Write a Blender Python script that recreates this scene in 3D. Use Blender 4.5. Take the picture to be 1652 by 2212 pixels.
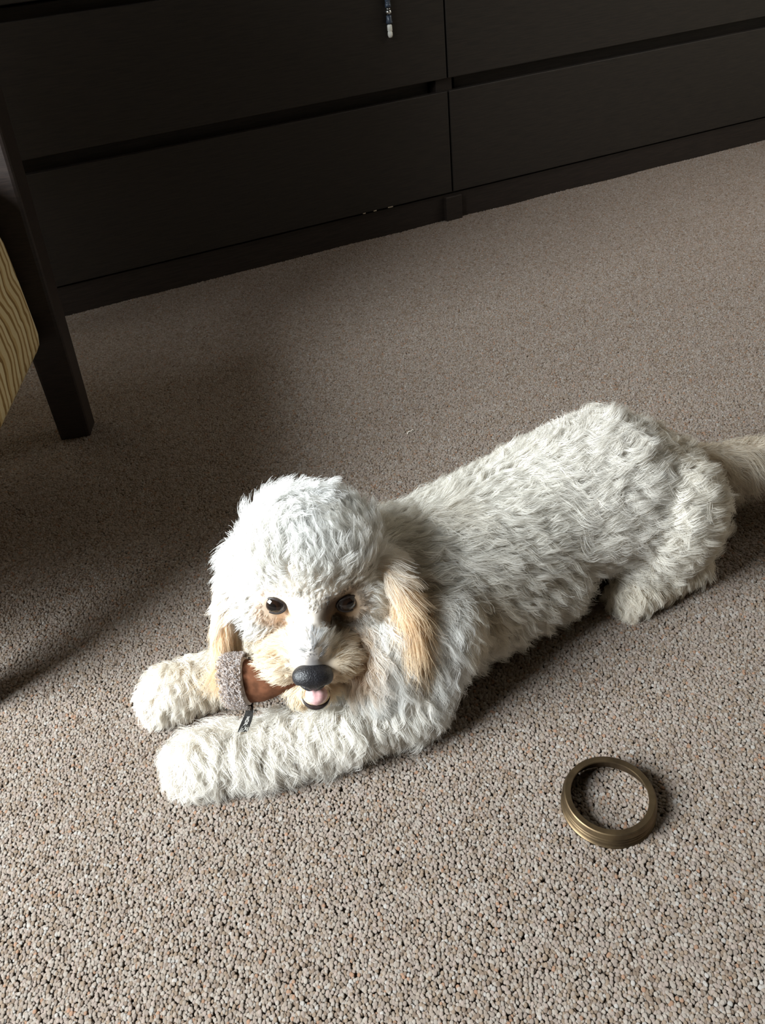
import bpy, bmesh, math
import numpy as np
from mathutils import Vector, Matrix, kdtree, noise

for o in list(bpy.data.objects):
    bpy.data.objects.remove(o, do_unlink=True)
scene = bpy.context.scene
COL = scene.collection
rng = np.random.default_rng(7)

# ------------------------------------------------------------------ camera
CAM_H = 0.60
RX = (0.90220722, -0.41969047, -0.09940848)      # picture right
RD = (-0.32423900, -0.50799993, -0.79800072)     # picture down
RF = (0.28441379, 0.75219411, -0.59440122)       # viewing direction
cam_data = bpy.data.cameras.new('camera')
cam_data.sensor_fit = 'VERTICAL'
cam_data.sensor_height = 24.0
cam_data.lens = 24.0 * 1740.0 / 2212.0
cam_data.clip_start = 0.02
cam = bpy.data.objects.new('camera', cam_data)
COL.objects.link(cam)
cam.matrix_world = Matrix(((RX[0], -RD[0], -RF[0], 0.0),
                           (RX[1], -RD[1], -RF[1], 0.0),
                           (RX[2], -RD[2], -RF[2], CAM_H),
                           (0, 0, 0, 1)))
scene.camera = cam

# ------------------------------------------------------------------ light
world = bpy.data.worlds.new('room_ambient')
scene.world = world
world.use_nodes = True
bg = world.node_tree.nodes['Background']
bg.inputs['Color'].default_value = (1.0, 0.78, 0.45, 1)
bg.inputs['Strength'].default_value = 0.02

def area_light(name, loc, target, sx, sy, power, color, spread=180):
    l = bpy.data.lights.new(name, 'AREA')
    l.shape = 'RECTANGLE'
    l.size, l.size_y = sx, sy
    l.energy = power
    l.color = color
    l.spread = math.radians(spread)
    o = bpy.data.objects.new(name, l)
    COL.objects.link(o)
    o.location = loc
    d = Vector(target) - Vector(loc)
    o.rotation_euler = d.to_track_quat('-Z', 'Y').to_euler()
    return o

area_light('window_daylight', (-1.6, 0.52, 1.26), (0.6, 0.6, 0.0), 1.1, 1.2, 185.0, (0.90, 0.97, 1.0))

scene.cycles.max_bounces = 16
scene.cycles.diffuse_bounces = 8
scene.cycles.transmission_bounces = 8
scene.cycles.transparent_max_bounces = 16
area_light('right_fill_light', (2.40, 1.00, 1.50), (1.45, 1.20, 0.0), 0.6, 0.9, 3.2, (1.0, 0.95, 0.90), 70)  # added fill to brighten the far right carpet
vs = scene.view_settings
vs.view_transform = 'Standard'
vs.look = 'None'
vs.exposure = 0.0
vs.gamma = 1.0
vs.use_curve_mapping = False

# ------------------------------------------------------------------ helpers
def lin(r, g, b):
    def f(c):
        c /= 255.0
        return c / 12.92 if c <= 0.04045 else ((c + 0.055) / 1.055) ** 2.4
    return (f(r), f(g), f(b), 1.0)

def mat(name, color, rough=0.6, metal=0.0, spec=0.5):
    m = bpy.data.materials.new(name)
    m.use_nodes = True
    b = m.node_tree.nodes['Principled BSDF']
    b.inputs['Base Color'].default_value = color
    b.inputs['Roughness'].default_value = rough
    b.inputs['Metallic'].default_value = metal
    b.inputs['Specular IOR Level'].default_value = spec
    return m

def nodes(m):
    return m.node_tree.nodes, m.node_tree.links, m.node_tree.nodes['Principled BSDF']

def noise_color(m, c1, c2, scale, detail=4, bump=0.0, coords='Object', stretch=(1, 1, 1), lo=0.35, hi=0.65):
    n, l, b = nodes(m)
    tc = n.new('ShaderNodeTexCoord')
    mp = n.new('ShaderNodeMapping')
    mp.inputs['Scale'].default_value = stretch
    nz = n.new('ShaderNodeTexNoise')
    nz.inputs['Scale'].default_value = scale
    nz.inputs['Detail'].default_value = detail
    cr = n.new('ShaderNodeValToRGB')
    cr.color_ramp.elements[0].position = lo
    cr.color_ramp.elements[1].position = hi
    cr.color_ramp.elements[0].color = c1
    cr.color_ramp.elements[1].color = c2
    l.new(tc.outputs[coords], mp.inputs['Vector'])
    l.new(mp.outputs['Vector'], nz.inputs['Vector'])
    l.new(nz.outputs['Fac'], cr.inputs['Fac'])
    l.new(cr.outputs['Color'], b.inputs['Base Color'])
    if bump:
        bp = n.new('ShaderNodeBump')
        bp.inputs['Strength'].default_value = bump
        bp.inputs['Distance'].default_value = 0.002
        l.new(nz.outputs['Fac'], bp.inputs['Height'])
        l.new(bp.outputs['Normal'], b.inputs['Normal'])
    return m

def link(name, data, parent=None, label=None, cat=None, kind=None):
    o = bpy.data.objects.new(name, data)
    COL.objects.link(o)
    if parent is not None:
        o.parent = parent
    if label:
        o['label'] = label
    if cat:
        o['category'] = cat
    if kind:
        o['kind'] = kind
    return o

def bm_obj(name, bm, m, parent=None, smooth=False, **kw):
    me = bpy.data.meshes.new(name)
    bmesh.ops.recalc_face_normals(bm, faces=bm.faces)
    bm.to_mesh(me)
    bm.free()
    me.materials.append(m)
    if smooth:
        for p in me.polygons:
            p.use_smooth = True
    return link(name, me, parent, **kw)

def box(bm, x0, x1, y0, y1, z0, z1, bevel=0.0, seg=2):
    r = bmesh.ops.create_cube(bm, size=1.0)
    vsl = r['verts']
    for v in vsl:
        v.co = Vector((x0 + (v.co.x + .5) * (x1 - x0), y0 + (v.co.y + .5) * (y1 - y0), z0 + (v.co.z + .5) * (z1 - z0)))
    if bevel:
        es = list({e for v in vsl for e in v.link_edges})
        bmesh.ops.bevel(bm, geom=es, offset=bevel, segments=seg, affect='EDGES', profile=0.5)

def lathe(bm, prof, seg=64, closed=True):
    """prof: list of (radius, z); revolve round z."""
    rings = []
    for r, z in prof:
        rings.append([bm.verts.new((r * math.cos(2 * math.pi * i / seg), r * math.sin(2 * math.pi * i / seg), z)) for i in range(seg)])
    k = len(rings)
    for j in range(k if closed else k - 1):
        a, b = rings[j], rings[(j + 1) % k]
        for i in range(seg):
            bm.faces.new((a[i], a[(i + 1) % seg], b[(i + 1) % seg], b[i]))
    return rings

# ------------------------------------------------------------------ setting
FX0, FX1, FY0, FY1 = -1.64, 2.6, -1.9, 2.21
m_floor = mat('carpet_backing', lin(120, 104, 90), 0.95, spec=0.1)
noise_color(m_floor, lin(92, 80, 70), lin(134, 120, 108), 420, 3, 0.6)
bm = bmesh.new()
box(bm, FX0, FX1, FY0, FY1, -0.03, 0.0)
floor = bm_obj('floor', bm, m_floor, label='beige flecked carpet floor of the bedroom', kind='structure')

m_wall = mat('wall_paint', lin(196, 184, 164), 0.9, spec=0.2)
noise_color(m_wall, lin(190, 178, 158), lin(202, 190, 170), 30, 3)
bm = bmesh.new()
box(bm, FX0, FX1, FY1, FY1 + 0.08, -0.03, 2.9)
bm_obj('wall_back', bm, m_wall, label='plain painted wall behind the dark dresser', kind='structure')

bm = bmesh.new()
box(bm, FX1, FX1 + 0.08, FY0, FY1 + .08, -0.03, 2.9)
bm_obj('wall_right', bm, m_wall, label='plain painted side wall beyond the dresser end', kind='structure')

# wall with the window that lights the room
WY0, WY1, WZ0, WZ1 = -0.090, 1.130, 0.600, 1.920
for i, (y0, y1, z0, z1) in enumerate([(FY0, WY0, -0.03, 2.9), (WY1, FY1 + .08, -0.03, 2.9), (WY0, WY1, -0.03, WZ0), (WY0, WY1, WZ1, 2.9)]):
    if i == 0:
        bm = bmesh.new()
    box(bm, FX0 - 0.08, FX0, y0, y1, z0, z1)
bm_obj('wall_left', bm, m_wall, label='plain painted wall with the window opening', kind='structure')
m_white = mat('window_paint', lin(225, 225, 220), 0.5)
noise_color(m_white, lin(220, 220, 215), lin(230, 230, 226), 40)
bm = bmesh.new()
for (y0, y1, z0, z1) in [(WY0, WY0 + .05, WZ0, WZ1), (WY1 - .05, WY1, WZ0, WZ1), (WY0, WY1, WZ0, WZ0 + .05), (WY0, WY1, WZ1 - .05, WZ1)]:
    box(bm, FX0 - 0.07, FX0 - 0.01, y0, y1, z0, z1, 0.004, 1)
bm_obj('window_1', bm, m_white, label='white window frame in the side wall', kind='structure')

# ------------------------------------------------------------------ carpet pile (uncountable tufts)
def make_pile():
    sp = 0.0020
    xs = np.arange(-0.62, 2.05, sp)
    ys = np.arange(0.02, 1.735, sp)
    X, Y = np.meshgrid(xs, ys)
    X = X.ravel() + rng.normal(0, sp * .33, X.size)
    Y = Y.ravel() + rng.normal(0, sp * .33, Y.size)
    # only the carpet that the neighbourhood of the camera can see
    keep = (Y > 0.30 - 0.52 * X - 0.12) & (X < 0.42 + 1.05 * Y) & (X > -0.34 - 0.12 * (1 - Y))
    X, Y = X[keep], Y[keep]
    n0 = X.size
    # thinner, thicker-tufted pile round it
    sp2 = 0.0042
    X2, Y2 = np.meshgrid(np.arange(-1.2, 2.58, sp2), np.arange(-0.3, 2.2, sp2))
    X2 = X2.ravel() + rng.normal(0, sp2 * .33, X2.size)
    Y2 = Y2.ravel() + rng.normal(0, sp2 * .33, Y2.size)
    inner = (Y2 > 0.30 - 0.52 * X2 - 0.12) & (X2 < 0.42 + 1.05 * Y2) & (X2 > -0.34 - 0.12 * (1 - Y2)) & (X2 < 2.05) & (Y2 < 1.735) & (X2 > -.62) & (Y2 > .02)
    under = (Y2 > 1.72) & (X2 < 1.94) & (X2 > -.1)
    X2, Y2 = X2[~inner & ~under], Y2[~inner & ~under]
    X, Y = np.concatenate([X, X2]), np.concatenate([Y, Y2])
    n = X.size
    outer = np.arange(n) >= n0
    # footprints and brushed patches: low hills in the pile height
    hill = 0.0009 * (np.sin(X * 23 + 1.3 * np.sin(Y * 17)) + np.sin(Y * 31 + 1.1 * np.sin(X * 19)))
    rad = rng.uniform(0.0012, 0.0019, n) * np.where(outer, 2.0, 1.0)
    Z = 0.0015 + hill * .5 + rng.uniform(0.0, 0.0013, n)
    P = np.stack([X, Y, Z], 1)
    pal = np.array([lin(198, 190, 182)[:3], lin(178, 165, 153)[:3], lin(188, 172, 164)[:3], lin(158, 136, 114)[:3],
                    lin(124, 103, 86)[:3], lin(184, 134, 100)[:3], lin(214, 212, 210)[:3], lin(166, 153, 145)[:3]])
    w = np.array([.20, .23, .18, .15, .07, .022, .030, .12])
    # colours come in little runs of yarn: cell noise
    cid = (np.floor(X / .0034 + .6 * np.sin(Y * 700)).astype(np.int64) * 73856093) ^ (np.floor(Y / .0034 + .6 * np.sin(X * 640)).astype(np.int64) * 19349663)
    u = (np.abs(cid) % 100003) / 100003.0
    mixr = rng.random(n)
    u = np.where(mixr < .45, u, rng.random(n))
    idx = np.searchsorted(np.cumsum(w) / w.sum(), u).clip(0, len(w) - 1)
    C = (pal[idx] * .6 + pal.mean(0) * .4) * rng.uniform(.455, .585, (n, 1)) * np.array([1.0, .985, .955])
    me = bpy.data.meshes.new('carpet_pile')
    me.vertices.add(n)
    me.vertices.foreach_set('co', P.astype(np.float32).ravel())
    a = me.attributes.new('tuft_color', 'FLOAT_COLOR', 'POINT')
    a.data.foreach_set('color', np.concatenate([C, np.ones((n, 1))], 1).astype(np.float32).ravel())
    r = me.attributes.new('tuft_radius', 'FLOAT', 'POINT')
    r.data.foreach_set('value', rad.astype(np.float32))
    m = mat('carpet_yarn', lin(170, 150, 135), 0.95, spec=0.1)
    nn, ll, b = nodes(m)
    at = nn.new('ShaderNodeAttribute')
    at.attribute_name = 'tuft_color'
    ll.new(at.outputs['Color'], b.inputs['Base Color'])
    # frayed yarn ends scatter light like an upright brush, not like hard beads
    ge = nn.new('ShaderNodeNewGeometry')
    mx = nn.new('ShaderNodeMix')
    mx.data_type = 'VECTOR'
    mx.inputs['Factor'].default_value = 0.8
    mx.inputs[5].default_value = (0, 0, 1)
    ll.new(ge.outputs['Normal'], mx.inputs[4])
    nv = nn.new('ShaderNodeVectorMath')
    nv.operation = 'NORMALIZE'
    ll.new(mx.outputs[1], nv.inputs[0])
    ll.new(nv.outputs[0], b.inputs['Normal'])
    b.inputs['Specular IOR Level'].default_value = 0.0
    me.materials.append(m)
    o = link('carpet_pile', me, floor, kind='stuff')
    ng = bpy.data.node_groups.new('tufts', 'GeometryNodeTree')
    ng.interface.new_socket('Geometry', in_out='INPUT', socket_type='NodeSocketGeometry')
    ng.interface.new_socket('Geometry', in_out='OUTPUT', socket_type='NodeSocketGeometry')
    gi, go = ng.nodes.new('NodeGroupInput'), ng.nodes.new('NodeGroupOutput')
    mp = ng.nodes.new('GeometryNodeMeshToPoints')
    na = ng.nodes.new('GeometryNodeInputNamedAttribute')
    na.data_type = 'FLOAT'
    na.inputs['Name'].default_value = 'tuft_radius'
    sm = ng.nodes.new('GeometryNodeSetMaterial')
    sm.inputs['Material'].default_value = m
    ng.links.new(gi.outputs[0], mp.inputs['Mesh'])
    ng.links.new(na.outputs['Attribute'], mp.inputs['Radius'])
    ng.links.new(mp.outputs[0], sm.inputs['Geometry'])
    ng.links.new(sm.outputs[0], go.inputs[0])
    md = o.modifiers.new('tufts', 'NODES')
    md.node_group = ng
    print('pile', n)
make_pile()

# ------------------------------------------------------------------ dresser
m_dark = mat('dark_stained_wood', lin(44, 36, 31), 0.5, spec=0.35)
noise_color(m_dark, lin(28, 24, 21), lin(40, 34, 29), 18, 6, 0.05, stretch=(1.2, 1.2, 22))
m_dark2 = mat('dark_stained_wood_carcass', lin(36, 29, 25), 0.55, spec=0.3)
noise_color(m_dark2, lin(30, 24, 21), lin(42, 34, 29), 18, 6, 0.05, stretch=(1.2, 1.2, 22))
m_chip = mat('bare_fibreboard', lin(176, 160, 138), 0.8)
noise_color(m_chip, lin(160, 145, 124), lin(190, 174, 152), 300)

DY = 1.713
DX0, DXC, DX1 = -0.06, 0.919, 1.90
dresser = link('dresser', None, label='wide dark brown wooden dresser with drawers along the wall', cat='dresser')
dresser.location = (DXC, DY, 0)
def dpart(name, x0, x1, y0, y1, z0, z1, m=m_dark2, bev=0.0015, parent=None):
    b_ = bmesh.new()
    box(b_, x0 - DXC, x1 - DXC, y0 - DY, y1 - DY, z0, z1, bev, 2)
    return bm_obj(name, b_, m, parent or dresser)
dpart('side_panel', DX0 - .02, DX0 + .004, DY + .004, DY + .48, 0.0, .765)
dpart('side_panel', DX1 - .004, DX1 + .02, DY + .004, DY + .48, 0.0, .765)
dpart('divider_panel', DXC - .024, DXC + .016, DY + .012, DY + .46, 0.03, .765)
dpart('foot', DXC - .022, DXC + .020, DY - .006, DY + .05, 0.0, .058)
dpart('top_panel', DX0 - .022, DX1 + .022, DY - .004, DY + .482, .765, .79, m_dark)
dpart('back_panel', DX0, DX1, DY + .47, DY + .478, .03, .765)
dpart('plinth', DX0, DX1, DY + .006, DY + .024, 0.0, .062)
rows = [(.066, .277), (.3015, .514), (.5385, .75)]
drawer = None
for (z0, z1) in rows:
    for (x0, x1) in ((DX0 + .002, DXC - .002), (DXC + .0025, DX1 - .002)):
        d = dpart('drawer', x0, x1, DY, DY + .02, z0, z1, m_dark)
        dpart('drawer_box', x0 + .035, x1 - .04, DY + .02, DY + .42, z0 + .012, z1 - .03, m_dark2, parent=d)
        dpart('grip_rail', x0 + .03, x1 - .03, DY + .034, DY + .05, z1 - .0285, z1 + .02, m_dark2, parent=d)
        if z0 < .1 and x0 < .5:
            for cx0, cx1, cz in ((.752, .764, .0659), (.716, .723, .0658), (.690, .696, .0657)):
                dpart('edge_chip', cx0, cx1, DY - .0006, DY + .003, cz - .0009, cz + .0008, m_chip, 0.0, parent=d)

# ------------------------------------------------------------------ pendant hanging from the drawer gap
m_silver = mat('silver_metal', lin(205, 210, 212), 0.25, 1.0)
noise_color(m_silver, lin(190, 195, 200), lin(220, 224, 226), 400)
m_glass = mat('clear_bead', lin(215, 222, 215), 0.12, 0.0)
noise_color(m_glass, lin(225, 228, 220), lin(250, 250, 246), 300)
m_blue = mat('slate_blue_bead', lin(58, 70, 88), 0.3)
noise_color(m_blue, lin(46, 56, 74), lin(72, 84, 100), 300)
pend = link('beaded_pendant', None, label='small silver and glass beaded pendant hanging on the dark drawer front', cat='pendant')
PX, PY = 0.789, DY - 0.007
pend.location = (PX, PY, 0.395)
def bead(name, z0, prof, m, n=20):
    b_ = bmesh.new()
    lathe(b_, [(max(r, 1e-4), z) for r, z in prof], n, closed=True)
    for v in b_.verts:
        v.co.z += z0
    return bm_obj(name, b_, m, pend, True)
bead('crystal_drop', 0.000, [(.0001, 0), (.0035, .001), (.0052, .005), (.0050, .010), (.0040, .0115), (.0052, .013), (.0050, .022), (.0035, .024), (.0001, .0245)], m_glass, 10)
bead('slate_bead', .0245, [(.0001, 0), (.006, .0008), (.0068, .003), (.0055, .007), (.0055, .014), (.004, .015), (.0001, .0155)], m_blue)
bead('silver_bead', .040, [(.0001, 0), (.005, .001), (.0064, .0045), (.0055, .008), (.003, .009), (.0001, .0092)], m_silver)
bead('silver_ring', .0495, [(.0001, 0), (.0045, .0003), (.0045, .0022), (.0001, .0026)], m_silver)
bead('slate_tube', .0525, [(.0001, 0), (.006, .0006), (.006, .006), (.0045, .0068), (.0055, .0078), (.0055, .0086), (.0045, .0095), (.0055, .011), (.0055, .026), (.004, .028), (.0001, .0285)], m_blue)
b_ = bmesh.new()
pts = [Vector((0, 0, .08)), Vector((0, 0, .12)), Vector((0, .004, .1225)), Vector((0, .02, .1235)), Vector((0, .034, .1235))]
for a, c in zip(pts, pts[1:]):
    r = bmesh.ops.create_cone(b_, cap_ends=True, segments=6, radius1=.0009, radius2=.0009, depth=(c - a).length)
    mm = Matrix.Translation((a + c) / 2) @ (c - a).to_track_quat('Z', 'Y').to_matrix().to_4x4()
    bmesh.ops.transform(b_, matrix=mm, verts=r['verts'])
bm_obj('cord', b_, m_blue, pend)

# ------------------------------------------------------------------ chair
m_leg = mat('espresso_leg', lin(34, 26, 23), 0.5, spec=0.3)
noise_color(m_leg, lin(28, 21, 19), lin(40, 31, 27), 20, 5, 0.05, stretch=(3, 3, 30))
m_fab = mat('flame_stitch_fabric', lin(150, 130, 95), 0.95, spec=0.1)
def flame(m):
    n, l, b = nodes(m)
    tc = n.new('ShaderNodeTexCoord')
    sx = n.new('ShaderNodeSeparateXYZ')
    l.new(tc.outputs['Object'], sx.inputs[0])
    def math_(op, a, c=None, v=None):
        q = n.new('ShaderNodeMath')
        q.operation = op
        l.new(a, q.inputs[0])
        if c is not None:
            l.new(c, q.inputs[1])
        elif v is not None:
            q.inputs[1].default_value = v
        return q.outputs[0]
    z = math_('MULTIPLY', sx.outputs['Z'], v=9.0)
    tri = math_('PINGPONG', z, v=0.5)
    z2 = math_('MULTIPLY', sx.outputs['Z'], v=24.0)
    tri2 = math_('PINGPONG', z2, v=0.5)
    nz = n.new('ShaderNodeTexNoise')
    nz.inputs['Scale'].default_value = 16
    l.new(tc.outputs['Object'], nz.inputs['Vector'])
    h = math_('ADD', sx.outputs['X'], sx.outputs['Y'])
    s = math_('MULTIPLY', h, v=17.0)
    s = math_('ADD', s, math_('MULTIPLY', tri, v=.55))
    s = math_('ADD', s, math_('MULTIPLY', tri2, v=0.16))
    s = math_('ADD', s, math_('MULTIPLY', nz.outputs['Fac'], v=0.45))
    fr = math_('FRACT', s)
    cr = n.new('ShaderNodeValToRGB')
    cr.color_ramp.interpolation = 'CONSTANT'
    els = cr.color_ramp.elements
    els[0].position, els[0].color = 0.0, lin(196, 180, 142)
    els[1].position, els[1].color = 0.22, lin(138, 112, 72)
    for p, c in ((.34, (196, 178, 140)), (.5, (152, 126, 84)), (.6, (202, 188, 152)), (.78, (128, 102, 64)), (.88, (176, 152, 108))):
        e = els.new(p)
        e.color = lin(*c)
    l.new(fr, cr.inputs['Fac'])
    l.new(cr.outputs['Color'], b.inputs['Base Color'])
    wv = n.new('ShaderNodeTexNoise')
    wv.inputs['Scale'].default_value = 600
    l.new(tc.outputs['Object'], wv.inputs['Vector'])
    bp = n.new('ShaderNodeBump')
    bp.inputs['Strength'].default_value = 0.4
    bp.inputs['Distance'].default_value = 0.001
    l.new(wv.outputs['Fac'], bp.inputs['Height'])
    l.new(bp.outputs['Normal'], b.inputs['Normal'])
flame(m_fab)

chair = link('upholstered_chair', None, label='chair in cream and tan flame-stitch fabric on dark wooden legs', cat='chair')
chair.location = (-0.030, 1.205, 0)          # its far corner leg
chair.rotation_euler = (0, 0, math.radians(-17))
def taper_post(name, x, y, z0, z1, w0, w1, m, lean=(0, 0)):
    b_ = bmesh.new()
    box(b_, -.5, .5, -.5, .5, 0, 1)
    for v in b_.verts:
        t = v.co.z
        w = w0 + (w1 - w0) * t
        v.co = Vector((x + v.co.x * w + lean[0] * t, y + v.co.y * w + lean[1] * t, z0 + (z1 - z0) * t))
    bmesh.ops.bevel(b_, geom=list(b_.edges), offset=.005, segments=2, affect='EDGES', profile=.5)
    return bm_obj(name, b_, m, chair)
CW, CD = 0.60, 0.55
taper_post('leg', 0.0, 0.0, 0, .80, .046, .072, m_leg, (.038, .0))
taper_post('leg', -CW, 0.0, 0, .80, .046, .072, m_leg, (-.038, .0))
taper_post('leg', -.02, -CD, 0, .17, .034, .052, m_leg)
taper_post('leg', -CW + .02, -CD, 0, .17, .034, .052, m_leg)
def cushion(name, x0, x1, y0, y1, z0, z1, bev, puff):
    b_ = bmesh.new()
    box(b_, x0, x1, y0, y1, z0, z1, bev, 4)
    bmesh.ops.subdivide_edges(b_, edges=[e for e in b_.edges if e.calc_length() > .1], cuts=6, use_grid_fill=True)
    cx, cy, cz = (x0 + x1) / 2, (y0 + y1) / 2, (z0 + z1) / 2
    for v in b_.verts:
        ux, uy, uz = (v.co.x - cx) / (x1 - x0) * 2, (v.co.y - cy) / (y1 - y0) * 2, (v.co.z - cz) / (z1 - z0) * 2
        v.co += Vector((ux * (1 - uy * uy) * (1 - uz * uz), uy * (1 - ux * ux) * (1 - uz * uz), uz * (1 - ux * ux) * (1 - uy * uy))) * puff
    return bm_obj(name, b_, m_fab, chair, True)
cushion('seat', -CW - .01, .014, -CD - .02, -.030, .155, .34, .03, .006)
cushion('seat_cushion', -CW - .005, .010, -CD - .01, -.035, .342, .40, .025, .010)
cushion('backrest', -CW + .035, -.035, -.03, .035, .40, 1.0, .028, .010)

# ------------------------------------------------------------------ brass jar ring
m_brass = mat('tarnished_brass', lin(120, 96, 66), 0.46, 0.9)
noise_color(m_brass, lin(74, 61, 46), lin(106, 89, 66), 60, 5, 0.08, lo=.3, hi=.7)
RC = (0.2735, 0.2935)
ring = link('brass_jar_ring', None, label='round tarnished brass jar lid ring lying on the carpet', cat='ring')
ring.location = (RC[0], RC[1], 0.0035)
ring.rotation_euler = (math.radians(1.5), math.radians(-1.0), 0)
R0 = 0.0362
bm = bmesh.new()
prof = [(R0 - .0012, .0160), (R0 - .0006, .0148)]
for k in range(3):
    zc = .0125 - k * .0034
    prof += [(R0 + .0001, zc + .0012), (R0 + .0007, zc), (R0 + .0001, zc - .0012), (R0 - .0005, zc - .0017)]
prof += [(R0 + .0002, .0026), (R0 + .0012, .0018), (R0 + .0014, .0008), (R0 + .0006, .0), (R0 - .0004, .0006), (R0 - .0010, .0024), (R0 - .0014, .0140), (R0 - .0018, .0156)]
lathe(bm, prof, 96)
bm_obj('threaded_band', bm, m_brass, ring, True).data.set_sharp_from_angle(angle=math.radians(40))
bm = bmesh.new()
lathe(bm, [(R0 - .0062, .0157), (R0 - .0058, .0166), (R0 - .0016, .0168), (R0 - .0008, .0162), (R0 - .0013, .0157), (R0 - .0024, .0153), (R0 - .0058, .0150)], 96)
bm_obj('top_rim', bm, m_brass, ring, True).data.set_sharp_from_angle(angle=math.radians(25))

# ------------------------------------------------------------------ scrap of lint
m_lint = mat('pale_lint', lin(214, 206, 194), 0.95, spec=0.1)
noise_color(m_lint, lin(200, 190, 178), lin(226, 220, 210), 500)
b_ = bmesh.new()
lp = [Vector((-.006, -.002, .0005)), Vector((-.003, .001, .0022)), Vector((.001, .0005, .0016)), Vector((.004, .0022, .0026)), Vector((.0065, .0015, .001))]
for a, c in zip(lp, lp[1:]):
    r = bmesh.ops.create_cone(b_, cap_ends=True, segments=6, radius1=.0009, radius2=.0007, depth=(c - a).length * 1.1)
    mm = Matrix.Translation((a + c) / 2) @ (c - a).to_track_quat('Z', 'Y').to_matrix().to_4x4()
    bmesh.ops.transform(b_, matrix=mm, verts=r['verts'])
lint = bm_obj('lint_scrap', b_, m_lint, None, True, label='tiny pale scrap of lint on the carpet behind the dog', cat='lint')
lint.location = (0.400, 0.906, 0.0025)

# ------------------------------------------------------------------ dog: head frame
def nrm(v):
    v = np.asarray(v, float)
    return v / np.linalg.norm(v)
HC = np.array([0.124, 0.513, 0.172])                 # skull centre
HF = nrm((-0.33, -0.94, -0.06))                      # where the nose points
HS = np.array([0.93, -0.33, -0.16])                  # the dog's left (picture right)
HS = nrm(HS - HF * (HS @ HF))
HU = np.cross(HS, HF)
if HU[2] < 0:
    HU = -HU
HM = np.stack([HF, HS, HU], 1)
def hp(f, s, u):
    return HC + HM @ np.array([f, s, u], float)
def hd(f, s, u):
    return HM @ np.array([f, s, u], float)

CREAM = (0.93, 0.90, 0.845)
WHITE = (0.95, 0.945, 0.925)
TAN = (0.86, 0.77, 0.62)
APRI = (0.89, 0.70, 0.47)

# ------------------------------------------------------------------ dog: body volumes
# every volume: centre, radii, 3x3 axes, coat combing, coat length, lift, wave, colour
VOL = []
def vol(c, r, comb, ln, lift=.45, wave=.0022, col=CREAM, ax=None, dens=1.0, grav=.35):
    r = np.array([r] * 3 if np.isscalar(r) else r, float)
    VOL.append(dict(c=np.array(c, float), r=r, ax=np.eye(3) if ax is None else np.asarray(ax, float), comb=np.array(comb, float),
                    ln=ln, lift=lift, wave=wave, col=np.array(col, float), dens=dens, grav=grav))
def chain(pts, n, comb, ln, **kw):
    pts = np.array(pts, float)
    for i in range(len(pts) - 1):
        for t in np.linspace(0, 1, n, endpoint=(i == len(pts) - 2)):
            p = pts[i] * (1 - t) + pts[i + 1] * t
            d = nrm(pts[i + 1][:3] - pts[i][:3])
            vol(p[:3], p[3], d if comb is None else comb, ln, **kw)

BACK = (0.86, -0.10, -0.38)
chain([(.180, .528, .128, .046), (.228, .528, .094, .066), (.305, .534, .098, .069), (.370, .543, .101, .071)], 4, BACK, .030, lift=.50, wave=.0018, col=(.885, .86, .805))
chain([(.370, .543, .101, .071), (.442, .542, .104, .077), (.488, .528, .088, .066)], 4, (.80, -.25, -.45), .030, lift=.5, wave=.0034, col=(.885, .855, .80))
# belly resting on the floor
chain([(.235, .500, .062, .052), (.345, .512, .062, .050)], 5, (.60, -.45, -.65), .030, lift=.45, wave=.0020, col=(.89, .86, .80))
# chest between the forelegs
vol((.165, .480, .075), (.055, .050, .060), (-.2, -.3, -1), .030, col=WHITE)
vol((.135, .500, .055), (.045, .045, .045), (-.4, -.4, -1), .030, col=WHITE)
# shoulder and upper arm
chain([(.215, .480, .085, .045), (.182, .456, .045, .034)], 4, (-.2, -.5, -1), .030, lift=.4, wave=.0030, col=WHITE)
# near foreleg
chain([(.175, .445, .036, .026), (.090, .455, .030, .023), (.020, .475, .026, .021), (-.010, .485, .024, .024)], 6, (-.45, -.50, -.80), .027, lift=.50, wave=.0036, col=CREAM, dens=1.2)
vol((-.018, .487, .021), (.024, .022, .019), (-.8, .1, -.5), .016, lift=.6, col=CREAM, dens=1.3)
# far foreleg
chain([(.150, .545, .040, .026), (.070, .570, .030, .022), (.010, .575, .026, .021), (-.015, .578, .024, .024)], 6, (-.55, -.40, -.7), .021, lift=.55, wave=.0030, col=CREAM, dens=1.1)
vol((-.025, .578, .021), (.024, .023, .019), (-.8, -.1, -.5), .016, lift=.6, col=CREAM, dens=1.3)
# near thigh, hock and hind foot
vol((.488, .492, .082), (.058, .044, .066), (.55, -.45, -.85), .030, lift=.45, wave=.0045, col=(.92, .88, .80), dens=1.1)
vol((.478, .485, .045), (.050, .030, .036), (-.2, -.5, -.8), .026, lift=.45, wave=.0045, col=(.92, .88, .80), dens=1.1)
chain([(.510, .478, .026, .022), (.470, .474, .024, .022), (.440, .470, .022, .021)], 5, (-.6, -.55, -.5), .021, lift=.5, wave=.0030, col=(.92, .87, .78), dens=1.1)
# far thigh
vol((.480, .572, .070), (.055, .040, .058), (.6, .4, -.7), .028, col=TAN)
# tail
chain([(.530, .545, .085, .022), (.585, .550, .078, .017), (.640, .545, .072, .013), (.685, .535, .072, .009)], 6, (.7, -.2, -.65), .052, lift=.35, wave=.003, col=(.90, .83, .72), grav=.9)
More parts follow.
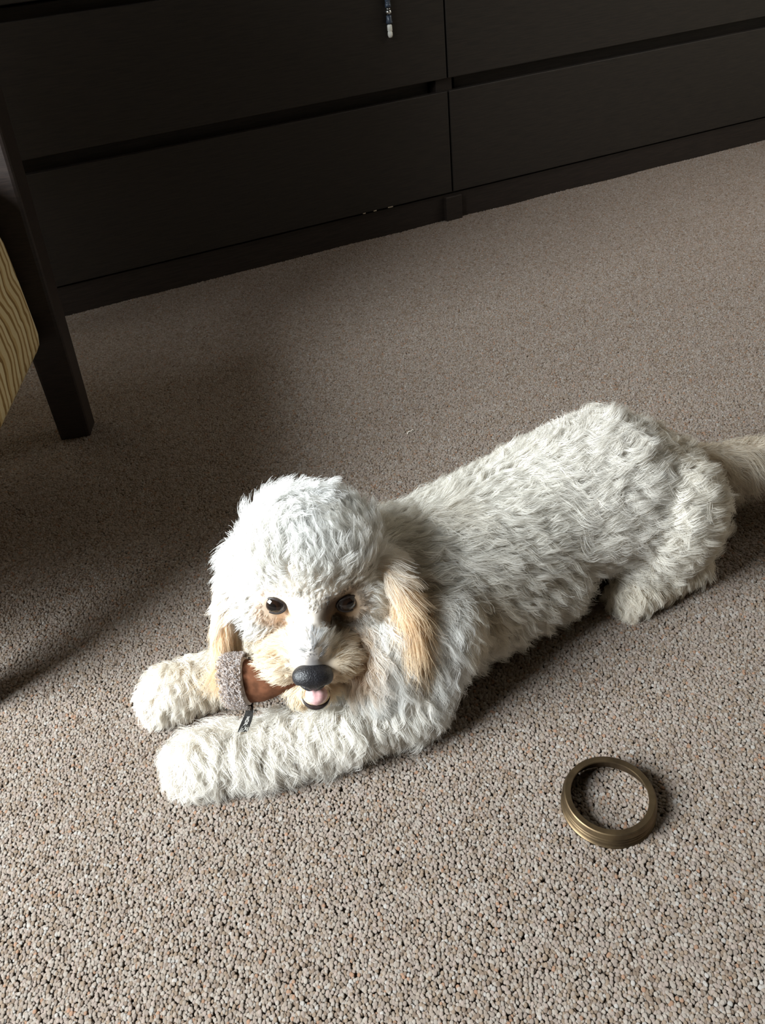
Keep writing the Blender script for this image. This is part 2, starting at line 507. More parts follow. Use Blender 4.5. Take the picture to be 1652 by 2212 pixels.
# skull, brow, cheeks, muzzle, jaw
vol(hp(.000, 0, .004), (.048, .055, .047), hd(-.15, 0, 1), .034, lift=.72, wave=.0026, col=WHITE, ax=HM, dens=1.3, grav=.05)
vol(hp(.006, 0, .018), (.034, .046, .034), hd(-.1, 0, 1.0), .022, lift=.62, wave=.0026, col=WHITE, ax=HM, dens=1.3, grav=.05)
for sg in (-1, 1):
    vol(hp(.010, sg * .038, -.024), (.034, .030, .036), hd(-.25, sg * .6, -.6), .026, lift=.50, wave=.0014, col=WHITE, ax=HM, dens=1.2, grav=.3)
    vol(hp(.054, sg * .018, -.054), (.026, .020, .019), hd(-.30, sg * .95, -.35), .022, lift=.42, wave=.0010, col=(.86, .76, .60), ax=HM, dens=1.5, grav=.35)
vol(hp(.046, 0, -.034), (.034, .018, .020), hd(-.45, 0, .5), .014, lift=.38, wave=.0005, col=WHITE, ax=HM, dens=1.6, grav=.0)
vol(hp(.068, 0, -.046), (.014, .014, .012), hd(-.45, 0, .4), .009, lift=.34, wave=.0003, col=(.80, .78, .74), ax=HM, dens=1.8, grav=.0)
vol(hp(.060, 0, -.083), (.027, .021, .012), hd(.15, 0, -.9), .016, lift=.4, wave=.0012, col=(.86, .75, .58), ax=HM, dens=1.3, grav=.4)
vol(hp(.034, 0, -.012), (.021, .022, .022), hd(-.3, 0, .8), .010, lift=.40, wave=.0006, col=WHITE, ax=HM, dens=1.7, grav=.0)
for sg in (-1, 1):
    vol(hp(-.004, sg * .037, -.014), (.034, .027, .032), hd(-.25, sg * .55, -.35), .026, lift=.55, wave=.0018, col=WHITE, ax=HM, dens=1.2, grav=.2)
# neck under the head
chain([tuple(hp(-.03, 0, -.02)) + (.046,), (.180, .520, .108, .054)], 4, (.5, .1, -.7), .030, col=CREAM)
# ears: flat hanging flaps
def ear(sg, top, mid, tip):
    top, mid, tip = map(np.array, (top, mid, tip))
    pts = [top * (1 - t) ** 2 + 2 * t * (1 - t) * mid + tip * t * t for t in np.linspace(0, 1, 9)]
    for i, p in enumerate(pts):
        t = i / 8
        d = nrm(pts[min(i + 1, 8)] - pts[max(i - 1, 0)])
        out = HS * sg
        wid = nrm(np.cross(d, out))
        out = nrm(np.cross(wid, d))
        ax = np.stack([d, wid, out], 1)
        w = .016 + .018 * math.sin(math.pi * (.15 + .75 * t))
        k = min(1, max(0, (t + .15 * sg + .05) / .5))
        c = np.array(WHITE) * (1 - k) + np.array(APRI) * k
        vol(p, (.014, w, .008), d * 1.0 + out * .10, (.034 + .020 * t) if sg > 0 else (.032 + .006 * t), lift=.12, wave=.0006, col=c, ax=ax, dens=2.6, grav=.45)
ear(-1, hp(-.006, -.054, .000), hp(.000, -.073, -.040), hp(.020, -.072, -.086))
ear(1, hp(.000, .056, .000), hp(.028, .094, -.030), hp(.042, .088, -.098))

# body mesh: union of the volumes, one continuous skin
def build_body():
    b_ = bmesh.new()
    for v in VOL:
        r = bmesh.ops.create_icosphere(b_, subdivisions=2, radius=1.0)
        M = Matrix(np.concatenate([np.concatenate([v['ax'] * v['r'][None, :], v['c'][:, None]], 1), [[0, 0, 0, 1]]]).tolist())
        bmesh.ops.transform(b_, matrix=M, verts=r['verts'])
    for q in b_.verts:
        q.co.z = max(q.co.z, 0.0045)
    me = bpy.data.meshes.new('tmp')
    b_.to_mesh(me)
    b_.free()
    o = bpy.data.objects.new('tmp', me)
    COL.objects.link(o)
    rm = o.modifiers.new('r', 'REMESH')
    rm.mode = 'VOXEL'
    rm.voxel_size = 0.0034
    sm = o.modifiers.new('s', 'SMOOTH')
    sm.factor = .5
    sm.iterations = 5
    dg = bpy.context.evaluated_depsgraph_get()
    me2 = bpy.data.meshes.new_from_object(o.evaluated_get(dg))
    bpy.data.objects.remove(o)
    for p in me2.polygons:
        p.use_smooth = True
    return me2
body_me = build_body()
body_me.name = 'dog'
m_skin = mat('dog_skin', (0.74, 0.62, 0.50, 1), 0.8, spec=0.2)
n_, l_, b0 = nodes(m_skin)
sa = n_.new('ShaderNodeAttribute')
sa.attribute_name = 'skin_tint'
l_.new(sa.outputs['Color'], b0.inputs['Base Color'])
body_me.materials.clear()
body_me.materials.append(m_skin)
dog = link('dog', body_me, label='fluffy white and cream puppy lying on the carpet chewing a brown toy', cat='dog')

EYES = {-1: hp(.0355, -.0285, -.0125), 1: hp(.0355, .0285, -.0125)}
NOSE = hp(.0815, 0, -.0515)
LIP = hp(.088, .003, -.0745)

# ------------------------------------------------------------------ dog: coat
def mesh_arrays(me):
    n = len(me.vertices)
    co = np.empty(n * 3, np.float32)
    me.vertices.foreach_get('co', co)
    me.calc_loop_triangles()
    t = np.empty(len(me.loop_triangles) * 3, np.int32)
    me.loop_triangles.foreach_get('vertices', t)
    no = np.empty(n * 3, np.float32)
    me.vertices.foreach_get('normal', no)
    return co.reshape(-1, 3).astype(float), t.reshape(-1, 3), no.reshape(-1, 3).astype(float)

def field(P, chunk=20000):
    """blend the coat settings of the volumes near each root"""
    out = dict(comb=np.zeros((len(P), 3)), ln=np.zeros(len(P)), lift=np.zeros(len(P)), wave=np.zeros(len(P)), col=np.zeros((len(P), 3)), dens=np.zeros(len(P)), grav=np.zeros(len(P)))
    for a in range(0, len(P), chunk):
        p = P[a:a + chunk]
        W = np.zeros((len(p), len(VOL)))
        for j, v in enumerate(VOL):
            q = (p - v['c']) @ v['ax']
            k = np.linalg.norm(q / v['r'], axis=1)
            d = (k - 1) * np.linalg.norm(q, axis=1) / np.maximum(k, 1e-6)
            W[:, j] = np.exp(-np.clip(d, -.004, 1) / .005)
        W /= W.sum(1, keepdims=True)
        for key in out:
            A = np.array([v[key] for v in VOL])
            out[key][a:a + chunk] = W @ A
    return out

def sstep(x, a, b):
    t = np.clip((x - a) / (b - a), 0, 1)
    return t * t * (3 - 2 * t)

def vnoise(P, scale, seed):
    r = np.random.default_rng(seed)
    s = np.zeros(len(P))
    for k in range(5):
        d = r.normal(size=3)
        d = d / np.linalg.norm(d) * scale * r.uniform(.6, 1.6)
        s += np.sin(P @ d + r.uniform(0, 6.28) + 1.2 * np.sin(P @ (r.normal(size=3) * scale * .6)))
    return s / 5

V, T, VN = mesh_arrays(body_me)
tri = V[T]
area = np.linalg.norm(np.cross(tri[:, 1] - tri[:, 0], tri[:, 2] - tri[:, 0]), axis=1) / 2
cen = tri.mean(1)
fc = field(cen)
NSTR = 340000
w = area * fc['dens']
w *= np.where((cen[:, 2] < .007), .15, 1)
for e in EYES.values():
    w *= 1 + 2.5 * np.exp(-(np.linalg.norm(cen - e, axis=1) / .02) ** 2)
w /= w.sum()
ti = rng.choice(len(T), NSTR, p=w)
u1, u2 = rng.random(NSTR), rng.random(NSTR)
sq = np.sqrt(u1)
bc = np.stack([1 - sq, sq * (1 - u2), sq * u2], 1)
ROOT = (tri[ti] * bc[:, :, None]).sum(1)
NOR = (VN[T[ti]] * bc[:, :, None]).sum(1)
NOR /= np.linalg.norm(NOR, axis=1, keepdims=True)
F = field(ROOT)
LOC = (ROOT - HC) @ HM                              # head coordinates (f, s, u)
in_head = np.linalg.norm(LOC - np.array([.025, 0, -.02]), axis=1) < .105

# trim round the eyes, nose and mouth
keep = np.ones(NSTR, bool)
for sg, e in EYES.items():
    d = np.linalg.norm(ROOT - e, axis=1)
    keep &= d > .0102
    k = sstep(d, .010, .046)
    F['ln'] *= .24 + .76 * k
    away = ROOT - e
    away -= NOR * (away * NOR).sum(1, keepdims=True)
    away /= np.linalg.norm(away, axis=1, keepdims=True) + 1e-9
    kk = .8 * (1 - sstep(d, .011, .024))[:, None]
    F['comb'] = F['comb'] * (1 - kk) + away * kk
    F['lift'] = F['lift'] * (1 - .5 * kk[:, 0])
fore = sstep(LOC[:, 0], .012, .040) * (1 - sstep(np.abs(LOC[:, 1]), .018, .040)) * (1 - sstep(LOC[:, 2], .012, .045)) * sstep(LOC[:, 2], -.030, -.012) * in_head
F['ln'] *= 1 - .55 * fore
F['comb'] = F['comb'] * (1 - fore[:, None]) + hd(-.5, 0, .8) * fore[:, None]
brid = sstep(LOC[:, 0], .030, .045) * (1 - sstep(np.abs(LOC[:, 1]), .012, .022)) * sstep(LOC[:, 2], -.060, -.048) * (1 - sstep(LOC[:, 2], -.020, -.008)) * in_head
bc_ = HF * -.55 + HU * .22 + HS * (np.clip(LOC[:, 1] / .006, -1, 1) * .55)[:, None]
F['comb'] = F['comb'] * (1 - brid[:, None]) + bc_ * brid[:, None]
F['lift'] = F['lift'] * (1 - brid) + .22 * brid
F['wave'] = F['wave'] * (1 - brid) + .0003 * brid
dn = np.linalg.norm(ROOT - NOSE, axis=1)
keep &= dn > .0155
F['ln'] *= .30 + .70 * sstep(dn, .014, .034)
dm = np.linalg.norm(ROOT - LIP, axis=1)
keep &= dm > .0105
F['ln'] *= .40 + .60 * sstep(dm, .010, .022)

# colour of the coat, shared by the skin under it
BROWN, DKBR = (.36, .20, .09), (.07, .045, .03)
SPOTS = [(hp(.040, -.0285, -.0155), .010, .020, (.76, .57, .40), .6),
         (hp(.046, -.0170, -.0190), .004, .012, (.45, .28, .16), .55),
         (hp(.048, -.0215, -.0310), .002, .012, (.58, .34, .18), .6),
         (hp(.040, .0285, -.0135), .010, .022, (.26, .17, .09), .85),
         (hp(.046, .0180, -.0140), .008, .021, DKBR, .97),
         (hp(.046, .0240, -.0240), .006, .020, (.16, .10, .05), .88),
         (hp(.078, 0, -.040), .004, .018, (.20, .20, .22), .8),
         (hp(.060, -.034, -.040), .004, .022, (.88, .66, .40), .65),
         (hp(.050, .036, -.060), .010, .036, (.74, .54, .34), .75),
         (hp(.060, .004, -.080), .004, .020, (.84, .64, .42), .5),
         ((-.035, .487, .02), .004, .020, (.86, .74, .58), .6),
         ((-.045, .575, .015), .003, .014, (.76, .56, .42), .7),
         ((.52, .60, .13), .03, .09, (.74, .60, .44), .75),
         ((.535, .50, .05), .02, .05, (.82, .72, .56), .7)]
def coat_color(P, base):
    Cc = base.copy()
    L = (P - HC) @ HM
    ih = np.linalg.norm(L - np.array([.025, 0, -.02]), axis=1) < .105
    Cc *= (1 + .04 * vnoise(P, 55, 3))[:, None]
    k = (sstep(vnoise(P, 38, 5), .15, .6) * np.where(ih, .15, .5))[:, None]
    Cc = Cc * (1 - k) + np.array(TAN) * k
    for center, r0, r1, col, amt in SPOTS:
        d = np.linalg.norm(P - np.asarray(center), axis=1)
        k = (amt * (1 - sstep(d, r0, r1)))[:, None]
        Cc = Cc * (1 - k) + np.array(col) * k
    band = (1 - sstep(np.abs(L[:, 1]), .001, .006)) * sstep(L[:, 0], .045, .070) * (L[:, 2] > -.056) * ih
    return Cc * (1 - .55 * band[:, None]) + np.array((.16, .17, .20)) * .55 * band[:, None]
C = coat_color(ROOT, F['col'])
sk = coat_color(V, field(V)['col']) * np.array((.92, .84, .76))
at_ = body_me.attributes.new('skin_tint', 'FLOAT_COLOR', 'POINT')
at_.data.foreach_set('color', np.concatenate([np.clip(sk, 0, 1), np.ones((len(V), 1))], 1).astype(np.float32).ravel())
C *= rng.uniform(.93, 1.05, (NSTR, 1))
C = np.clip(C, .01, .96)

def grow(idx, npts, seed, clump_n, rad, stray=.04):
    r = np.random.default_rng(seed)
    R, N, n = ROOT[idx], NOR[idx], len(idx)
    comb = F['comb'][idx]
    comb = comb / np.linalg.norm(comb, axis=1, keepdims=True)
    swirl = np.stack([vnoise(R, 90, seed + 1), vnoise(R, 90, seed + 2), vnoise(R, 90, seed + 4)], 1)
    comb = comb + .55 * swirl
    ct = comb - N * (comb * N).sum(1, keepdims=True)
    ct /= np.linalg.norm(ct, axis=1, keepdims=True) + 1e-9
    L = F['ln'][idx] * r.uniform(.72, 1.15, n) * (1 + .22 * vnoise(R, 120, seed + 7))
    lift = np.clip(F['lift'][idx] + r.normal(0, .07, n), .08, .95)
    grav = F['grav'][idx]
    wave = F['wave'][idx] * np.clip(L / .026, .1, 1.2)
    # locks
    g = r.choice(n, max(8, n // clump_n), replace=False)
    kd = kdtree.KDTree(len(g))
    for i, q in enumerate(g):
        kd.insert(Vector(R[q]), i)
    kd.balance()
    gi = np.array([kd.find(Vector(p))[1] for p in R])
    gph = r.uniform(0, 2 * np.pi, len(g))
    gw = r.uniform(.7, 1.3, len(g))
    gside = r.normal(0, .22, (len(g), 3))
    glift = r.normal(0, .08, len(g))
    ct = ct + gside[gi]
    ct -= N * (ct * N).sum(1, keepdims=True)
    ct /= np.linalg.norm(ct, axis=1, keepdims=True) + 1e-9
    lift = np.clip(lift + glift[gi], .06, .97)
    side = np.cross(N, ct)
    s = np.linspace(0, 1, npts)
    P = np.empty((n, npts, 3))
    P[:, 0] = R - N * .0012
    step = (L / (npts - 1))[:, None]
    ph = gph[gi] + r.normal(0, .35, n)
    turns = 1.15 * gw[gi]
    down = np.array([0, 0, -1.0])
    for i in range(1, npts):
        t = (i - .5) / (npts - 1)
        d = N * (lift * (1 - .75 * t))[:, None] + ct * (1 - lift * (1 - t))[:, None] + down * (grav * t)[:, None]
        d /= np.linalg.norm(d, axis=1, keepdims=True)
        P[:, i] = P[:, i - 1] + d * step
    for i in range(1, npts):
        t = s[i]
        a = ph + 2 * np.pi * turns * t
        amp = (wave * min(1, t * 2.2))[:, None]
        P[:, i] += side * amp * np.sin(a)[:, None] + (N * .5) * amp * np.cos(a)[:, None]
    # pull strands of a lock together towards the tip
    G = P[g][gi]
    kk = r.uniform(.2, .66, n)
    kk[r.random(n) < stray] = 0
    for i in range(1, npts):
        f_ = (kk * s[i] ** 1.4)[:, None]
        off = (R - G[:, 0]) * .10
        P[:, i] = P[:, i] * (1 - f_) + (G[:, i] + off) * f_
    P[:, :, 2] = np.maximum(P[:, :, 2], .0035)
    # hair does not grow into the eyes
    for e in EYES.values():
        v = P - e
        d = np.linalg.norm(v, axis=2, keepdims=True)
        lim = .0108
        P = np.where(d < lim, e + v / np.maximum(d, 1e-6) * lim, P)
    rads = rad * (1 - .72 * s[None, :] ** 1.5) * r.uniform(.75, 1.2, n)[:, None]
    return P, rads, N, C[idx]

def curves_obj(name, P, rads, N, Cc, m, parent, **kw):
    n, k, _ = P.shape
    cu = bpy.data.hair_curves.new(name)
    cu.add_curves([k] * n)
    cu.position_data.foreach_set('vector', P.astype(np.float32).ravel())
    a = cu.attributes.get('radius') or cu.attributes.new('radius', 'FLOAT', 'POINT')
    a.data.foreach_set('value', rads.astype(np.float32).ravel())
    a = cu.attributes.new('hair_color', 'FLOAT_COLOR', 'CURVE')
    a.data.foreach_set('color', np.concatenate([Cc, np.ones((n, 1))], 1).astype(np.float32).ravel())
    a = cu.attributes.new('skin_normal', 'FLOAT_VECTOR', 'CURVE')
    a.data.foreach_set('vector', N.astype(np.float32).ravel())
    cu.materials.append(m)
    return link(name, cu, parent, **kw)

def fur_material(name, blend=.40, trans=.38, clear=.24):
    m = bpy.data.materials.new(name)
    m.use_nodes = True
    n, l = m.node_tree.nodes, m.node_tree.links
    n.clear()
    out = n.new('ShaderNodeOutputMaterial')
    at = n.new('ShaderNodeAttribute')
    at.attribute_name = 'hair_color'
    an = n.new('ShaderNodeAttribute')
    an.attribute_name = 'skin_normal'
    ge = n.new('ShaderNodeNewGeometry')
    mx = n.new('ShaderNodeMix')
    mx.data_type = 'VECTOR'
    mx.inputs['Factor'].default_value = blend
    l.new(ge.outputs['Normal'], mx.inputs[4])
    l.new(an.outputs['Vector'], mx.inputs[5])
    nz = n.new('ShaderNodeVectorMath')
    nz.operation = 'NORMALIZE'
    l.new(mx.outputs[1], nz.inputs[0])
    df = n.new('ShaderNodeBsdfDiffuse')
    l.new(at.outputs['Color'], df.inputs['Color'])
    l.new(nz.outputs[0], df.inputs['Normal'])
    tr = n.new('ShaderNodeBsdfTranslucent')
    l.new(at.outputs['Color'], tr.inputs['Color'])
    l.new(nz.outputs[0], tr.inputs['Normal'])
    m1 = n.new('ShaderNodeMixShader')
    m1.inputs[0].default_value = trans
    l.new(df.outputs[0], m1.inputs[1])
    l.new(tr.outputs[0], m1.inputs[2])
    gl = n.new('ShaderNodeBsdfGlossy')
    gl.inputs['Roughness'].default_value = .45
    m2 = n.new('ShaderNodeMixShader')
    m2.inputs[0].default_value = .03
    l.new(m1.outputs[0], m2.inputs[1])
    l.new(gl.outputs[0], m2.inputs[2])
    tp = n.new('ShaderNodeBsdfTransparent')
    m3 = n.new('ShaderNodeMixShader')
    m3.inputs[0].default_value = clear
    l.new(m2.outputs[0], m3.inputs[1])
    l.new(tp.outputs[0], m3.inputs[2])
    l.new(m3.outputs[0], out.inputs['Surface'])
    return m
m_fur = fur_material('dog_fur')

is_ear = in_head & (np.abs(LOC[:, 1]) > .052) & (LOC[:, 2] < .030)
hind = ROOT[:, 0] + rng.normal(0, .03, NSTR) > .40
a_ = grow(np.nonzero(keep & ~is_ear & ~hind)[0], 8, 21, 17, .00022)
F['wave'] *= 1.35
b_ = grow(np.nonzero(keep & ~is_ear & hind)[0], 8, 61, 32, .00022)
P, rads, N_, C_ = (np.concatenate(q) for q in zip(a_, b_))
curves_obj('coat', P, rads, N_, C_, m_fur, dog)
sel = np.nonzero(keep & is_ear)[0]
P, rads, N_, C_ = grow(sel, 9, 41, 26, .00019, stray=.22)
curves_obj('ear_hair', P, rads, N_, C_, m_fur, dog, label='long apricot hair on the ears')

# ------------------------------------------------------------------ dog: eyes, nose, mouth
m_eye = mat('dark_eye', lin(20, 14, 12), 0.08, spec=0.3)
def eye_mat(m):
    n, l, b = nodes(m)
    tc = n.new('ShaderNodeTexCoord')
    ln_ = n.new('ShaderNodeVectorMath')
    ln_.operation = 'LENGTH'
    mp = n.new('ShaderNodeMapping')
    mp.inputs['Scale'].default_value = (0, 1, 1)
    l.new(tc.outputs['Object'], mp.inputs['Vector'])
    l.new(mp.outputs['Vector'], ln_.inputs[0])
    cr = n.new('ShaderNodeValToRGB')
    e = cr.color_ramp.elements
    e[0].position, e[0].color = .0, (.004, .003, .003, 1)
    e[1].position, e[1].color = 1.0, (.025, .02, .02, 1)
    for p, c in ((.35, (.004, .003, .003, 1)), (.42, (.016, .008, .005, 1)), (.68, (.012, .007, .005, 1)), (.76, (.02, .016, .016, 1))):
        q = e.new(p)
        q.color = c
    ms = n.new('ShaderNodeMath')
    ms.operation = 'MULTIPLY'
    ms.inputs[1].default_value = 1 / .0095
    l.new(ln_.outputs['Value'], ms.inputs[0])
    l.new(ms.outputs[0], cr.inputs['Fac'])
    l.new(cr.outputs['Color'], b.inputs['Base Color'])
    b.inputs['Coat Weight'].default_value = 0.45
    b.inputs['Coat Roughness'].default_value = .03
eye_mat(m_eye)
m_rim = mat('dark_eyelid', lin(34, 26, 24), 0.45)
noise_color(m_rim, lin(28, 21, 20), lin(46, 36, 33), 400)
for sg, e in EYES.items():
    gaze = nrm(HF * .86 + HS * sg * .34 + HU * .22)
    sd = nrm(np.cross(HU, gaze))
    up = np.cross(gaze, sd)
    Mh = Matrix(np.concatenate([np.concatenate([np.stack([gaze, sd, up], 1), np.array(e)[:, None]], 1), [[0, 0, 0, 1]]]).tolist())
    b_ = bmesh.new()
    bmesh.ops.create_uvsphere(b_, u_segments=32, v_segments=20, radius=.0095)
    for v in b_.verts:
        v.co.x *= .92
        v.co.y *= 1.08
        v.co.z *= .90
    eo = bm_obj('eye', b_, m_eye, dog, True, label='glossy dark brown eye')
    eo.matrix_world = Mh
    # almond eyelid rim round the ball
    b_ = bmesh.new()
    rings = []
    for i in range(40):
        a = 2 * math.pi * i / 40
        ca, sa = math.cos(a), math.sin(a)
        cy, cz = .0096 * ca, (.0066 * sa if sa > 0 else .0068 * sa)
        cx = math.sqrt(max(.0, .0095 ** 2 - (cy / 1.08) ** 2 - (cz / .90) ** 2)) * .92
        rr = []
        for j in range(8):
            t = 2 * math.pi * j / 8
            k = .0011
            rr.append(b_.verts.new((cx + k * math.cos(t), cy * (1 + k / .0085 * math.sin(t)), cz * (1 + k / .0072 * math.sin(t)))))
        rings.append(rr)
    for i in range(40):
        for j in range(8):
            b_.faces.new((rings[i][j], rings[(i + 1) % 40][j], rings[(i + 1) % 40][(j + 1) % 8], rings[i][(j + 1) % 8]))
    ro = bm_obj('eyelid', b_, m_rim, eo, True)

m_nose = mat('black_nose', lin(26, 25, 28), 0.38, spec=0.5)
noise_color(m_nose, lin(20, 19, 22), lin(34, 33, 37), 900, 3, .35)
b_ = bmesh.new()
bmesh.ops.create_uvsphere(b_, u_segments=48, v_segments=32, radius=1)
for v in b_.verts:
    x, y, z = v.co                                    # x forward, y side, z up
    wid = .0165 * (1.0 + .12 * z) * (1 if z > -.2 else 1 - .35 * (-.2 - z))
    f_, s_, u_ = x * .0115, y * wid, z * .0118
    if x > -.2:
        f_ -= .0012 * math.exp(-(s_ / .0016) ** 2) * (1 if u_ < .003 else .3)
        for sg in (-1, 1):
            g = math.exp(-((s_ - sg * .0078) / .0030) ** 2 - ((u_ + .0025) / .0024) ** 2)
            f_ -= .0075 * g
            g = math.exp(-((s_ - sg * .0125) / .0030) ** 2 - ((u_ + .0040) / .0016) ** 2)
            f_ -= .0045 * g
    v.co = (f_, s_, u_)
no_ = bm_obj('nose', b_, m_nose, dog, True, label='wide black nose')
no_.matrix_world = Matrix(np.concatenate([np.concatenate([np.stack([nrm(HF * .94 - HU * .10), HS, np.cross(HS, nrm(HF * .94 - HU * .10)) * (1 if np.cross(HS, HF)[2] > 0 else -1)], 1), NOSE[:, None]], 1), [[0, 0, 0, 1]]]).tolist())

m_tongue = mat('pink_tongue', lin(214, 160, 158), 0.4)
noise_color(m_tongue, lin(196, 150, 150), lin(216, 178, 176), 300)
b_ = bmesh.new()
bmesh.ops.create_uvsphere(b_, u_segments=24, v_segments=16, radius=1)
for v in b_.verts:
    v.co = (v.co.x * .008, v.co.y * .0092, v.co.z * .0078 - .0010 * math.exp(-(v.co.y / .25) ** 2))
to_ = bm_obj('tongue', b_, m_tongue, dog, True)
to_.matrix_world = Matrix(np.concatenate([np.concatenate([HM, hp(.0850, .003, -.0700)[:, None]], 1), [[0, 0, 0, 1]]]).tolist())
b_ = bmesh.new()
rings = []
for i in range(25):
    a = math.pi * (-.12 + 1.24 * i / 24)
    rr = []
    q = .0024 * (.35 + .65 * math.sin(math.pi * i / 24))
    for j in range(8):
        t = 2 * math.pi * j / 8
        rr.append(b_.verts.new((.0085 * math.sin(a) + q * .7 * math.cos(t), -.0115 * math.cos(a), -.0052 * math.sin(a) + q * math.sin(t))))
    rings.append(rr)
for i in range(24):
    for j in range(8):
        b_.faces.new((rings[i][j], rings[i + 1][j], rings[i + 1][(j + 1) % 8], rings[i][(j + 1) % 8]))
b_.faces.new(rings[0])
b_.faces.new(rings[-1])
lo_ = bm_obj('lower_lip', b_, m_rim, dog, True, label='dark lower lip')
lo_.matrix_world = Matrix(np.concatenate([np.concatenate([HM, hp(.0820, .003, -.0745)[:, None]], 1), [[0, 0, 0, 1]]]).tolist())

# ------------------------------------------------------------------ chew toy held in the mouth
m_suede = mat('brown_suede', lin(122, 78, 54), 0.9, spec=0.15)
noise_color(m_suede, lin(88, 56, 38), lin(118, 76, 54), 120, 4, .2)
m_fleece = mat('grey_fleece', lin(150, 135, 124), 0.95, spec=0.1)
noise_color(m_fleece, lin(150, 136, 128), lin(190, 178, 170), 260, 4, .5)
m_ribbon = mat('black_ribbon', lin(38, 36, 35), 0.8, spec=.2)
noise_color(m_ribbon, lin(32, 30, 30), lin(46, 44, 42), 500, 3, .2)
m_thread = mat('grey_thread', lin(168, 164, 158), 0.8)
noise_color(m_thread, lin(158, 154, 150), lin(178, 174, 168), 500)

TA = np.array([.074, .468, .0965])                    # end in the mouth
TB = np.array([.0405, .489, .0955])                   # open fleece end
tx = nrm(TB - TA)
tz = nrm(np.array([.0, .12, 1.0]) - tx * (tx @ np.array([.0, .12, 1.0])))
ty = np.cross(tz, tx)
TM = np.stack([tx, ty, tz], 1)
toy = link('chew_toy', None, label='brown suede chew toy with grey fleece cuff held in the dog\'s mouth', cat='toy')
toy.matrix_world = Matrix(np.concatenate([np.concatenate([TM, TA[:, None]], 1), [[0, 0, 0, 1]]]).tolist())
TL = float(np.linalg.norm(TB - TA))
def toy_shell(name, prof, m, seg=40):
    """prof: (x along the toy, half height, half depth, drop)"""
    b_ = bmesh.new()
    rr = []
    for x, hz, hy, dz in prof:
        rr.append([b_.verts.new((x, hy * math.cos(2 * math.pi * i / seg), dz + hz * math.sin(2 * math.pi * i / seg))) for i in range(seg)])
    for a, c in zip(rr, rr[1:]):
        for i in range(seg):
            b_.faces.new((a[i], a[(i + 1) % seg], c[(i + 1) % seg], c[i]))
    b_.faces.new(rr[0])
    b_.faces.new(rr[-1])
    return bm_obj(name, b_, m, toy, True)
toy_shell('suede_body', [(-.012, .004, .004, .0), (-.006, .007, .006, 0), (.004, .011, .009, -.001), (.014, .016, .011, -.002), (.024, .0205, .012, -.002), (TL - .001, .0225, .012, -.002)], m_suede)
cuff = toy_shell('fleece_cuff', [(TL - .006, .0195, .011, -.002), (TL - .005, .0235, .014, -.002), (TL + .004, .0255, .0155, -.002), (TL + .012, .0250, .0150, -.002), (TL + .0145, .0225, .0125, -.002), (TL + .013, .019, .009, -.002), (TL + .004, .017, .007, -.002)], m_fleece)
# fleece pile
nf = 2600
a = rng.uniform(0, 2 * np.pi, nf)
xx = rng.uniform(TL - .005, TL + .014, nf)
nn_ = np.stack([np.zeros(nf), np.cos(a), np.sin(a)], 1)
nn_[:, 0] = np.where(xx > TL + .011, .8, 0)
nn_ /= np.linalg.norm(nn_, axis=1, keepdims=True)
Rr = np.stack([xx, .0148 * np.cos(a), -.002 + .0248 * np.sin(a)], 1)
Pf = np.empty((nf, 6, 3))
ph = rng.uniform(0, 6.28, nf)
for i in range(6):
    t = i / 5
    curl = np.stack([np.cos(ph + 7 * t), np.sin(ph + 7 * t), np.cos(ph * 1.7 + 6 * t)], 1) * .0009
    Pf[:, i] = Rr + nn_ * (.0028 * t) + curl * t
pal = np.array([lin(176, 166, 162)[:3], lin(206, 200, 198)[:3], lin(160, 140, 124)[:3], lin(190, 178, 172)[:3]])
curves_obj('fleece_pile', Pf, np.full((nf, 6), .00033), nn_ @ TM.T, pal[rng.integers(0, 4, nf)], m_fur, cuff, kind='stuff')

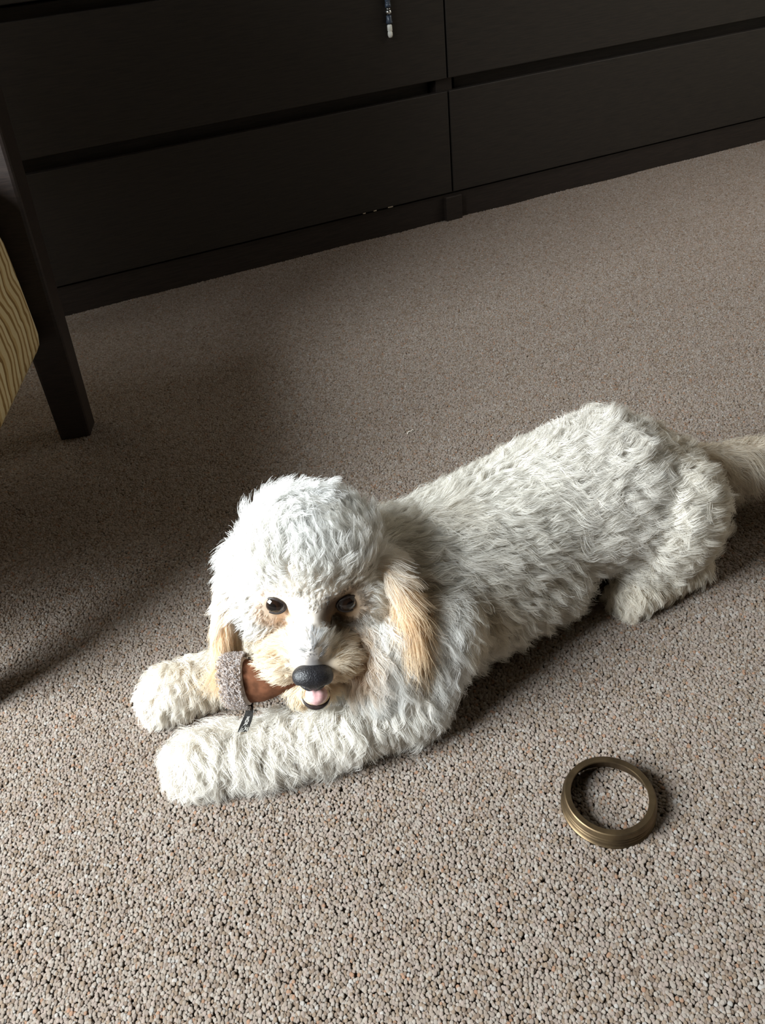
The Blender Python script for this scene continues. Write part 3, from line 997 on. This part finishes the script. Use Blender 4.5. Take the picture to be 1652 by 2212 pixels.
# ribbon label: hangs from the lower edge of the cuff, grey woven marks on it
def world_part(name, b_, m, parent, smooth=False):
    o = bm_obj(name, b_, m, parent, smooth)
    o.matrix_parent_inverse = toy.matrix_world.inverted() if parent is toy else Matrix.Identity(4)
    return o
rx, rd, rf = map(np.array, (RX, RD, RF))
P0 = TA + TM @ np.array([TL - .001, -.004, -.0250])
lx = nrm(rx * .96 - rd * .10)
def rib(t, s):
    # t along (0..1), s across (-1..1)
    w = .0032 + .0013 * min(1, max(0, (t - .25) / .4))
    c = P0 + rd * (.0275 * t) + rx * (.0012 * math.sin(t * 4.2) - .0062 * max(0, t - .35)) - rf * (.0035 * math.sin(math.pi * min(1, t * 1.1)) + .0075)
    return c + lx * (w * s)
def strip(name, f, n, m, thick, parent, inv):
    b_ = bmesh.new()
    va, vb = [], []
    for i in range(n + 1):
        t = i / n
        l_, r_ = f(t)
        va.append((b_.verts.new(l_), b_.verts.new(r_)))
        vb.append((b_.verts.new(l_ + rf * thick), b_.verts.new(r_ + rf * thick)))
    for i in range(n):
        b_.faces.new((va[i][0], va[i][1], va[i + 1][1], va[i + 1][0]))
        b_.faces.new((vb[i][0], vb[i + 1][0], vb[i + 1][1], vb[i][1]))
        b_.faces.new((va[i][0], va[i + 1][0], vb[i + 1][0], vb[i][0]))
        b_.faces.new((va[i][1], vb[i][1], vb[i + 1][1], va[i + 1][1]))
    b_.faces.new((va[0][0], vb[0][0], vb[0][1], va[0][1]))
    b_.faces.new((va[n][0], va[n][1], vb[n][1], vb[n][0]))
    o = bm_obj(name, b_, m, parent)
    o.matrix_parent_inverse = inv
    return o
bpy.context.view_layer.update()
inv = toy.matrix_world.inverted()
tag = strip('ribbon_label', lambda t: (rib(t, -1), rib(t, 1)), 16, m_ribbon, .0004, toy, inv)
# woven marks: a short row of small grey letters running along the ribbon
def seg_strip(t0, s0, t1, s1, wd=.0035):
    def f(t):
        a, b = t0 + (t1 - t0) * t, s0 + (s1 - s0) * t
        c = rib(a, b) - rf * .0002
        d = rib(t1, s1) - rib(t0, s0)
        p = nrm(np.cross(d, rf)) * .00028
        return c - p, c + p
    return f
strokes = [(.50, -.25, .50, .35), (.50, .35, .56, -.25), (.56, -.25, .56, .35),
           (.60, -.25, .60, .35), (.60, .35, .66, .35), (.66, .35, .66, -.25), (.66, -.25, .60, -.25),
           (.70, -.25, .70, .35), (.70, .35, .75, .2), (.75, .2, .72, -.05), (.72, -.05, .77, -.3)]
bl = bmesh.new()
for st in strokes:
    f = seg_strip(*st)
    (a0, b0), (a1, b1) = f(0), f(1)
    q = [bl.verts.new(p) for p in (a0, b0, b1, a1)]
    bl.faces.new(q)
    k = [bl.verts.new(p + rf * .0002) for p in (a0, b0, b1, a1)]
    bl.faces.new(k[::-1])
lt = bm_obj('woven_lettering', bl, m_thread, tag)
